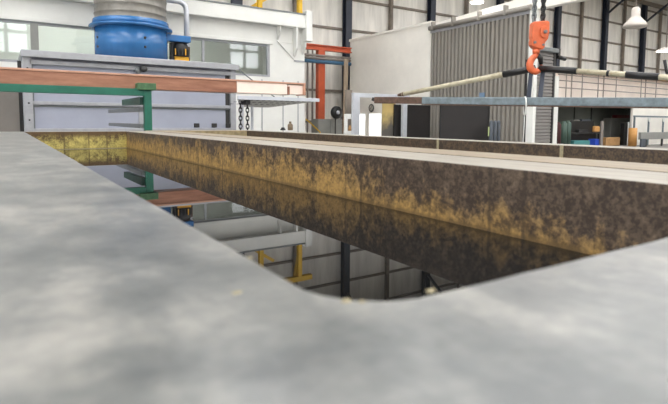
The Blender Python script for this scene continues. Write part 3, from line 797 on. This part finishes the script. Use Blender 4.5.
tag(MB().box(a.x, c.x, YF + .35, YF + .39, 0, at_y(389, 100, YF).z).build('stained_sheet', sh), 'yellow sheet stained grey at the bottom beside the black screen', 'sheet')
a, c = at_y(395.5, 120, YF + .2), at_y(431.5, 120, YF + .2)
def screen(label, x0, x1, y, zt):
    s = thing('welding_screen', label, 'screen', ((x0 + x1) / 2, y, 0))
    MB().box(x0 + .03, x1 - .03, y - .012, y + .012, .1, zt - .03).build('screen_sheet', M['screen'], s)
    for x in (x0, x1 - .05): MB().box(x, x + .05, y - .025, y + .025, 0, zt).build('screen_post', M['black'], s)
    MB().box(x0, x1, y - .025, y + .025, zt - .05, zt).build('screen_rail', M['black'], s)
    for x in (x0 + .02, x1 - .03): MB().box(x - .03, x + .03, y - .3, y + .3, 0, .05).build('screen_foot', M['black'], s)
    return s
screen('black screen between the silver frame post and the cream wall edge', a.x, c.x, YF + .3, at_y(413, 104.5, YF).z)
YS2 = 11.7
a, c = at_y(440, 120, YS2), at_y(489, 120, YS2)
s2 = screen('wider black screen in front of the corrugated door', a.x, c.x, YS2, at_y(460, 104, YS2).z)
P = at_y(488, 131.5, YS2); MB().box(P.x - .04, P.x + .04, YS2 - .04, YS2 - .028, P.z - .16, P.z + .16).build('paper_tag', M['pale_green_sign'], s2)
P0, P1 = at_y(432, 120, YF + .1), at_y(439.5, 120, YF + .1)
for i, px in enumerate((491.3, 495, 498.6)):
    y = 11.3; P = at_y(px, 128, y)
    o = MB().lathe((P.x, y, 0), [(0, 0), (.062, 0), (.062, at_y(px, 122, y).z), (.05, at_y(px, 121, y).z), (.0, at_y(px, 120.3, y).z)], 18).build('gas_cylinder', M['slate'])
    tag(o, ['slate-grey upright cylinder nearest the black screen, first of three', 'middle slate-grey cylinder of the three by the corrugated door', 'slate-grey cylinder farthest from the black screen, last of three'][i], 'cylinder', 'slate cylinders by the corrugated door')

# ================================================================== roller door beyond the opening
YD = 13.2
a, c = at_y(520, 90, YD), at_y(553, 90, YD)
zd = at_y(545, 51.5, YD).z
rd = thing('roller_door', 'grey horizontal-slat roller door beyond the white post', 'door', ((a.x + c.x) / 2, YD + .1, 0))
m = MB(); z = 0; hgt = .14; prof = []
while z < zd:
    prof += [(YD + .04, z), (YD, z + .03), (YD, z + hgt - .03), (YD + .04, z + hgt)]; z += hgt
m2 = [(m.bm.verts.new((a.x, y, z_)), m.bm.verts.new((c.x, y, z_))) for y, z_ in prof]
m3 = [(m.bm.verts.new((a.x, YD + .07, z_)), m.bm.verts.new((c.x, YD + .07, z_))) for y, z_ in prof]
for i in range(len(prof) - 1):
    m.bm.faces.new((m2[i][0], m2[i][1], m2[i + 1][1], m2[i + 1][0])); m.bm.faces.new((m3[i][0], m3[i][1], m3[i + 1][1], m3[i + 1][0]))
    m.bm.faces.new((m2[i][0], m2[i + 1][0], m3[i + 1][0], m3[i][0])); m.bm.faces.new((m2[i][1], m2[i + 1][1], m3[i + 1][1], m3[i][1]))
m.build('slat_curtain', M['roller'], rd)
MB().box(a.x, c.x + .1, YD - .15, YD + .35, zd - .02, zd + .16).build('roll_housing', M['steel'], rd, bevel=.03)
P = at_y(558.5, 51, YD)
MB().box(c.x + .1, P.x + .02, YD - .1, YD + .25, zd - .12, zd + .2).build('motor_box', M['black'], rd, bevel=.02)
Q = at_y(566, 56, YD)
MB().tube([(P.x - .02, YD + .05, zd - .13), (Q.x, YD + .05, zd - .2)], .09, 12).build('motor_drum', M['black'], rd)
a2 = at_y(552.6, 120, YD); c2 = at_y(556.6, 120, YD)
MB().box(a2.x, c2.x, YD - .05, YD + .2, 0, at_y(554, 76, YD).z).build('guide_post', M['white_wall'], rd, bevel=.01)
MB().box(c.x - .05, a2.x + .02, YD - .03, YD + .15, 0, zd).build('guide_channel', M['dark'], rd)

# ================================================================== mezzanine office and workshop bay on the right
YZ = 20.0
xa, xb = at_y(553, 100, YZ).x, at_y(690, 100, YZ).x
xw = at_y(632, 125, YZ).x
zbm, ztm = at_y(610, 106, YZ).z, at_y(610, 76, YZ).z
mz_ = thing('mezzanine', 'pinkish clad mezzanine over the dark workshop bay on the right', 'mezzanine', ((xa + xb) / 2, YZ + 1.5, 0))
MB().box(xa, xb, YZ, YZ + .15, zbm, ztm).build('cladding', M['pink_panel'], mz_)
MB().box(xa, xb, YZ + .15, YW - .5, zbm, zbm + .2).build('deck', M['room_grey'], mz_)
MB().box(xa, xb, YZ + 3.0, YZ + 3.1, 0, zbm).build('bay_lining', M['room_grey'], mz_)
MB().box(xa - .1, xa + .1, YZ + .2, YZ + 3.1, 0, zbm).build('bay_side', M['room_grey'], mz_)
MB().box(xw, xb, YZ, YZ + .15, 0, zbm).build('front_panel', M['cream_wall'], mz_)
a, c = at_y(596, 98, YZ - .1), at_y(633, 96, YZ - .1)
MB().box(a.x - 2.2, c.x, YZ - .08, YZ, zbm - .02, zbm + .25).build('brown_valance', M['rust'], mz_)
for px in (566, 582, 598, 616, 641, 656):
    P = at_y(px, 90, YZ - .3); MB().tube([(P.x, YZ - .3, zbm - .05), (P.x, YZ - .3, ztm + .25)], .035, 8).build('rail_post', M['pipe'], mz_)
for py in (79, 84.5, 91):
    z = at_y(610, py, YZ - .3).z; MB().tube([(xa, YZ - .3, z), (xb, YZ - .3, z)], .035, 8).build('guard_rail', M['pipe'], mz_)
for k_, px in enumerate((572, 604, 646)):
    P = at_y(px, 90, YZ - .06); MB().box(P.x - .05, P.x + .05, YZ - .03, YZ, zbm + .25, ztm).build('cladding_joint', M['girt'], mz_)
MB().box(xa, xb, YZ - .4, YZ + .2, ztm, ztm + .1).build('top_edge', M['tan'], mz_)
for px in (575, 592): 
    P = at_y(px, 120, YZ + 2.9); MB().box(P.x - .04, P.x + .04, YZ + 2.95, YZ + 3.0, 0, zbm).build('lining_joint', M['dark'], mz_)

def item(name, label, cat, x0, x1, ytop, ybot, Y, m_, dep=.5, shape='box', z0=None, group=None, bevel=.02):
    xm_ = (x0 + x1) / 2
    A_, C_ = at_y(x0, (ytop + ybot) / 2, Y), at_y(x1, (ytop + ybot) / 2, Y)
    zt__ = at_y(xm_, ytop, Y).z; zb__ = at_y(xm_, ybot, Y).z if z0 is None else z0
    if shape == 'roll':
        r = (C_.x - A_.x) / 2
        o = MB().lathe(((A_.x + C_.x) / 2, Y, zb__), [(0, 0), (r, 0), (r, zt__ - zb__), (r * .45, zt__ - zb__), (r * .45, zt__ - zb__ - .1), (0, zt__ - zb__ - .1)], 20).build(name, M[m_])
    elif shape == 'cyl':
        r = (C_.x - A_.x) / 2
        o = MB().lathe(((A_.x + C_.x) / 2, Y, zb__), [(0, 0), (r, 0), (r, (zt__ - zb__) * .9), (r * .6, (zt__ - zb__) * .96), (r * .35, zt__ - zb__), (0, zt__ - zb__)], 20).build(name, M[m_])
    else:
        o = MB().box(A_.x, C_.x, Y, Y + dep, zb__, zt__).build(name, M[m_], bevel=bevel)
    return tag(o, label, cat, group)

item('gas_cylinder', 'maroon narrow cylinder next to the white guide post', 'cylinder', 555.5, 559.5, 122, 142, 19.6, 'maroon', shape='cyl', z0=0)
item('gas_cylinder', 'bottle-green cylinder nearest the maroon one', 'cylinder', 561, 565.2, 121, 142, 19.8, 'bottle_green', shape='cyl', z0=0, group='green cylinders in the workshop bay')
item('gas_cylinder', 'bottle-green cylinder beside the black workbench', 'cylinder', 565.6, 569.4, 120.5, 142, 19.9, 'bottle_green', shape='cyl', z0=0, group='green cylinders in the workshop bay')
# workbench with machinery
Yb = 20.6
a, c = at_y(569.5, 130, Yb), at_y(601, 130, Yb)
zben = at_y(585, 132.5, Yb).z
wb = thing('workbench', 'black cluttered workbench in the workshop bay', 'workbench', ((a.x + c.x) / 2, Yb + .4, 0))
MB().box(a.x, c.x, Yb, Yb + .9, zben - .08, zben).build('worktop', M['dark'], wb)
for x in (a.x + .05, c.x - .15):
    for y in (Yb + .05, Yb + .75): MB().box(x, x + .1, y, y + .1, 0, zben - .1).build('leg', M['black'], wb)
MB().box(a.x + .1, c.x - .1, Yb + .1, Yb + .8, .35, .4).build('lower_shelf', M['black'], wb)
MB().box(a.x + .1, c.x - .1, Yb + .3, Yb + .36, .1, zben - .1).build('rear_panel', M['black'], wb)
z_m = at_y(585, 122, Yb).z
item('machine_block', 'black long machine standing on the workbench', 'machine', 571, 594, 121, 132.4, Yb + .3, 'black', .4, z0=zben)
item('tool_box', 'dark grey low tool box on the workbench edge in front of the machine', 'box', 579, 588, 129.5, 132.4, Yb + .02, 'dark', .22, z0=zben)
zmt = at_y(582.5, 121, Yb + .3).z
item('pale_case', 'pale grey small case lying on top of the black machine', 'case', 574, 580, 119.6, 121, Yb + .35, 'grey_box', .25, z0=zmt)
item('dark_case', 'dark slate case on top of the black machine, right of the pale case', 'case', 582, 591, 119.2, 121, Yb + .35, 'slate', .25, z0=zmt)
item('orange_bag', 'orange crumpled bag on the right end of the workbench', 'bag', 595, 600.5, 126, 132.4, Yb + .1, 'tan_orange', .3, z0=zben, bevel=.12)
item('teal_crate', 'teal crate on the floor in front of the workbench', 'crate', 574, 590, 140.6, 145, 19.9, 'teal', .5, z0=0)
item('blue_tub', 'bright blue tub under the right end of the workbench', 'tub', 595, 602, 139, 145, 19.9, 'royal', .5, z0=0)
item('floor_stand', 'thin grey upright stand right of the workbench', 'stand', 601.5, 603.5, 121, 145, 19.7, 'pipe', .12, z0=0)
item('grey_machine', 'tall grey cupboard at the back of the workshop bay', 'cupboard', 610.5, 627, 118, 145, 22.0, 'grey_box', .6, z0=0)
item('cardboard_box', 'tan cardboard box lying on the bay floor left of the tan roll', 'box', 606, 620, 137.5, 145, 20.2, 'tan', .5, z0=0)
item('red_case', 'dark red case on top of the grey cupboard', 'case', 617, 629.5, 115, 118, 22.05, 'red', .4, z0=at_y(618, 118, 22.0).z)
item('black_trolley', 'black narrow trolley upright beside the cupboard', 'trolley', 624, 628.5, 123, 145, 20.3, 'black', .3, z0=0)
item('tan_roll', 'orange-tan wrapped roll standing against the cream panel', 'roll', 630.6, 634.6, 128, 145, 19.2, 'tan_orange', shape='roll', z0=0)
item('white_pole', 'thin white pole leaning by the tan roll', 'pole', 628.0, 629.0, 122, 145, 20.0, 'white_wall', .06, z0=0)
P = at_y(604.5, 123, 20.2)
# tubular frame and grey bench against the cream panel
YQ = 19.3
a, c = at_y(634.5, 120, YQ), at_y(690, 120, YQ); zt_ = at_y(650, 115.8, YQ).z
tf = thing('tubular_frame', 'pale green-grey tubular frame with uprights against the cream panel', 'frame', ((a.x + c.x) / 2, YQ, 0))
MB().box(a.x, c.x, YQ, YQ + .1, zt_ - .12, zt_).build('top_tube', M['galv'], tf)
for px in (635.2, 649.5, 664, 682):
    P = at_y(px, 120, YQ); MB().box(P.x - .05, P.x + .05, YQ, YQ + .1, 0, zt_ - .1).build('upright', M['galv'], tf)
for px in (649.5, 664):
    P = at_y(px, 118, YQ); MB().prism([(P.x - .22, YQ - .01, zt_ - .12), (P.x + .22, YQ - .01, zt_ - .12), (P.x, YQ - .01, zt_ - .5)], (0, .05, 0)).build('gusset', M['white_wall'], tf)
Yg = 18.3
a, c = at_y(641, 135, Yg), at_y(690, 135, Yg); zt_, zu_ = at_y(655, 132.2, Yg).z, at_y(655, 139.2, Yg).z
gb = thing('steel_bench', 'grey steel bench with deep apron at the right edge', 'bench', ((a.x + c.x) / 2, Yg + .4, 0))
MB().box(a.x, c.x, Yg, Yg + .18, zu_, zt_).build('bench_apron', M['grey_box'], gb, bevel=.01)
for px in (648, 664, 684):
    P = at_y(px, 140, Yg); MB().box(P.x - .05, P.x + .05, Yg + .1, Yg + .2, 0, zu_).build('leg', M['dark'], gb)
item('bench_vice', 'dark blue-grey vice block under the left end of the steel bench', 'vice', 641.5, 646, 138.8, 145, Yg - .4, 'slate', .12, z0=0)

# ================================================================== hoist, lifting poles and galvanised beam
DH = 6.2
HK = at_d(536.5, 70.0, DH)
fh = Vector((FW.x, FW.y, 0)).normalized()
px2m = DH / 512.0
def hp(x, y, d=0.0):                       # hook-local drawing plane facing the walkway
    return HK + RTH * ((x - 536.5) * px2m) + Vector((0, 0, (70.0 - y) * px2m)) + fh * d
ho = thing('chain_hoist', 'orange hook block hanging on two chains at the upper right', 'hoist', hp(537, 72))
body = [(530.2, 22.5), (545.5, 21.5), (547.3, 23.5), (547.3, 33), (546.2, 39.5), (543, 43), (543.2, 47.5), (541, 50), (531, 48.2), (528.4, 45.5), (528.2, 42), (529, 40), (528.3, 37), (528.7, 24)]
body = [(537.2 + (x - 537.2) * .92, y) for x, y in body]
MB().prism([hp(x, y, -.055) for x, y in body], fh * .11).build('block_housing', M['orange'], ho, bevel=.02, seg=3)
cheek = [(540.6 + 4.2 * math.cos(a), 33 + 6.2 * math.sin(a)) for a in [2 * PI * q / 20 for q in range(20)]]
MB().prism([hp(x, y, -.08) for x, y in cheek], fh * .03).build('cheek_plate', M['orange'], ho, bevel=.008)
def disc(x, y, r, d0, d1, n=14): return MB().prism([hp(x + r * math.cos(2 * PI * q / n), y + r * math.sin(2 * PI * q / n), d0) for q in range(n)], fh * (d1 - d0))
disc(541.0, 33, 1.7, -.1, -.075).build('axle_nut', M['steel'], ho)
disc(531.8, 43.2, 1.3, -.075, -.05).build('bolt', M['steel'], ho)
disc(540.4, 45.5, 1.1, -.075, -.05).build('bolt', M['steel'], ho)
MB().tube([hp(535.5, 49, 0), hp(535.4, 54, 0)], [.045, .04], 14).build('swivel_neck', M['orange'], ho)
hk = [(535.4, 52.5), (534.8, 55.5), (532.4, 57.8), (530.3, 61), (529.4, 64.5), (530.2, 68.3), (532.6, 71.0), (535.6, 71.8), (538.6, 70.6), (540.6, 67.8), (541.2, 64.8)]
MB().tube([hp(x, y) for x, y in hk], [.032, .034, .037, .040, .043, .045, .044, .041, .036, .027, .015], 14).build('hook', M['orange'], ho)
MB().tube([hp(537, 55.5), hp(540.2, 58), hp(541, 64.5)], [.03, .034, .022], 10).build('safety_latch', M['black'], ho)
def chain(x, ytop, ybot, tilt, tone):
    m = MB(); k_ = 0; y = ybot
    ln = 3.9
    while y > ytop:
        cpt = hp(x + tilt * (ybot - y), y)
        ring = []
        for q in range(12):
            aa = 2 * PI * q / 12; w_ = .024 * math.cos(aa); h_ = .040 * math.sin(aa)
            dirv = (RTH if k_ % 2 == 0 else fh) * .8 + (fh if k_ % 2 == 0 else -RTH) * .6
            ring.append(cpt + dirv * w_ + Vector((0, 0, h_)))
        m.tube(ring, .011, 6, closed=True); y -= ln; k_ += 1
    return m
chain(532.2, -430, 20.5, -.0, 'steel').build('chain', M['steel'], ho)
chain(541.0, -430, 20.5, .0, 'black').build('chain', M['dark'], ho)
ZG = hp(536, -431).z
gd = thing('crane_bridge', 'overhead crane girder carrying the chain hoist', 'crane', (HK.x, HK.y, ZG))
MB().box(X0 + .05, X1 - .05, HK.y - .2, HK.y + .2, ZG + .35, ZG + 1.0).build('girder', M['yellow'], gd)
MB().box(HK.x - .35, HK.x + .35, HK.y - .35, HK.y + .35, ZG - .05, ZG + .35).build('trolley', M['orange'], gd, bevel=.03)
# galvanised lifting beam
BL = at_d(376, 100.2, 7.7); BR = at_d(668, 102.6, 5.2); BR2 = BR + (BR - BL) * .55
lb = thing('lifting_beam', 'long grey galvanised box beam hanging level across the upper right', 'beam', (BL + BR2) / 2)
d_ = (BR2 - BL).normalized()
R1 = BL + d_ * (at_d(424, 100.6, 7.15) - BL).length
MB().bar(R1, BR2, .10, .098).build('beam_tube', M['galv'], lb, bevel=.008)
MB().bar(BL, R1, .098, .096).build('rusty_end', M['rust'], lb, bevel=.006)
e_ = BL - d_ * .0
MB().bar(BL - d_ * .05 + Vector((0, 0, .02)), BL, .08, .05).build('end_bracket', M['black'], lb)
MB().bar(R1 + Vector((0, 0, -.055)), BR2 + Vector((0, 0, -.055)), .106, .012).build('bottom_flange', M['rust'], lb)
# poles from the hook to the beam ends
def on(a, c, t): return a + (c - a) * t
PL = at_d(398, 95.2, 7.45); PH = at_d(535, 68.3, DH)
lp = thing('lifting_pole', 'cream pole with black sleeve sloping left from the hook to the beam end', 'pole', on(PL, PH, .5))
PH1 = PH
MB().tube([on(PL, PH1, .035), on(PL, PH1, .83)], [.030, .036], 14).build('pole_tube', M['cream_rod'], lp)
MB().tube([on(PL, PH1, .0), on(PL, PH1, .05)], [.018, .033], 14).build('rusty_tip', M['rust'], lp)
MB().tube([on(PL, PH1, .80), PH1], [.042, .042], 14).build('black_sleeve', M['black'], lp)
PE = at_d(730, 82.0, 4.9); P2 = at_d(539.5, 68.5, DH)
rp_ = thing('lifting_pole', 'cream pole with two black sleeves running right from the hook', 'pole', on(P2, PE, .5))
def tx(x): # parameter where the right pole crosses image column x
    lo, hi = 0.0, 1.0
    for _ in range(40):
        mid = (lo + hi) / 2; v = on(P2, PE, mid) - CAM
        if 334 + FPX * v.dot(RT) / v.dot(FW) < x: lo = mid
        else: hi = mid
    return lo
MB().tube([P2, on(P2, PE, tx(577))], .040, 14).build('black_sleeve', M['black'], rp_)
MB().tube([on(P2, PE, tx(572)), PE], .031, 14).build('pole_tube', M['cream_rod'], rp_)
MB().tube([on(P2, PE, tx(626)), on(P2, PE, tx(659))], .038, 14).build('black_sleeve', M['black'], rp_)
MB().tube([on(P2, PE, tx(607)), on(P2, PE, tx(609.5))], .035, 14).build('tape_band', M['black'], rp_)
# straps from hook to the beam
for x0, x1, lab in ((531, 528.5, 'dark strap dropping from the hook, left of the white post'), (543, 540, 'dark strap dropping from the hook, right of the white post')):
    t = 0
    lo, hi = 0.0, 1.0
    for _ in range(40):
        mid = (lo + hi) / 2; v = on(BL, BR2, mid) - CAM
        if 334 + FPX * v.dot(RT) / v.dot(FW) < x1: lo = mid
        else: hi = mid
    Q = on(BL, BR2, lo) + Vector((0, 0, .05))
    T = hp(x0, 71.5)
    tag(MB().bar(Q, T, .05, .012, up=tuple(fh)).build('lifting_strap', M['navy']), lab, 'strap')
# white cord loop around the beam
lo, hi = 0.0, 1.0
for _ in range(40):
    mid = (lo + hi) / 2; v = on(BL, BR2, mid) - CAM
    if 334 + FPX * v.dot(RT) / v.dot(FW) < 525: lo = mid
    else: hi = mid
C = on(BL, BR2, lo)
side = d_.cross(Vector((0, 0, 1))).normalized()
ring = []
for q in range(20):
    aa = 2 * PI * q / 20
    ring.append(C + side * (.085 * math.cos(aa)) + d_ * (.05 * math.cos(aa)) + Vector((0, 0, .10 * math.sin(aa) - .045 + (-.02 if math.sin(aa) < -.5 else 0))))
wc = MB().tube(ring, .009, 8, closed=True)
wc.tube([ring[15], ring[15] + Vector((.0, 0, -.10)), ring[15] + d_ * -.01 + Vector((0, 0, -.5))], .006, 8)
tag(wc.build('tie_rope', M['wire']), 'white rope looped round the grey beam below the hook', 'rope')

# ================================================================== hanging lamps
def bay_lamp(px, py, D, r, label, lit, bell=True):
    P = at_d(px, py, D)
    t = thing('hanging_lamp', label, 'lamp', P)
    if bell:
        MB().lathe(P, [(r, 0), (r * 1.02, .03), (r * .86, r * .35), (r * .5, r * .75), (r * .36, r * .95), (r * .36, r * 1.6), (r * .2, r * 1.75), (0, r * 1.75)], 32).build('lamp_shade', M['lamp_shell'], t)
        h = r * 1.75
    else:
        MB().lathe(P, [(r, 0), (r, .05), (r * .7, .10), (r * .25, .15), (0, .15)], 32).build('lamp_shade', M['lamp_shell'], t); h = .15
    MB().lathe(P, [(0, -.02), (r * .93, -.02), (r * .93, .0), (0, .0)], 32).build('lamp_lens', M['lamp_on'] if lit else M['lamp_shell'], t)
    MB().tube([P + Vector((0, 0, h)), Vector((P.x, P.y, ZC - .02))], .03, 8).build('hanging_rod', M['pipe'], t)
bay_lamp(477, 2.2, 19, .26, 'lit white round lamp above the corrugated door', True, False)
bay_lamp(635, 27, 21, .46, 'bell-shaped grey lamp hanging at the upper right', False)
bay_lamp(666, 51.0, 23, .40, 'bright lit lamp at the right edge above the mezzanine', True, False)
a, c = at_d(664.5, 60, 20), at_d(667.5, 76, 20)
tag(MB().tube([(a.x, a.y, a.z), (c.x, c.y, c.z), (c.x + 1.2, c.y, at_d(667, 105, 20).z), (c.x + 1.2, c.y, 0)], .06, 8).build('aerial_rod', M['black']), 'thin black rod sticking up at the right edge', 'rod')

# ================================================================== light, camera, view
w = bpy.data.worlds.new('hall_daylight'); sc.world = w; w.use_nodes = True
w.node_tree.nodes['Background'].inputs[0].default_value = (.8, .85, .9, 1)
w.node_tree.nodes['Background'].inputs[1].default_value = .3

cd_ = bpy.data.cameras.new('photo_camera'); co = bpy.data.objects.new('photo_camera', cd_); COL.objects.link(co)
co.matrix_world = Matrix(((RT.x, UP.x, -FW.x, CAM.x), (RT.y, UP.y, -FW.y, CAM.y), (RT.z, UP.z, -FW.z, CAM.z), (0, 0, 0, 1)))
cd_.sensor_width = 36; cd_.lens = FPX / 668 * 36; cd_.shift_y = -(202 - CY) / 668; cd_.clip_start = .01; cd_.clip_end = 300
cd_.dof.use_dof = True; cd_.dof.focus_distance = 9.0; cd_.dof.aperture_fstop = cd_.lens / 5.5
sc.camera = co
sc.cycles.use_denoising = True
sc.cycles.max_bounces = 10
sc.view_settings.view_transform = 'Standard'; sc.view_settings.look = 'None'
sc.view_settings.exposure = .1; sc.view_settings.gamma = 1; sc.view_settings.use_curve_mapping = False
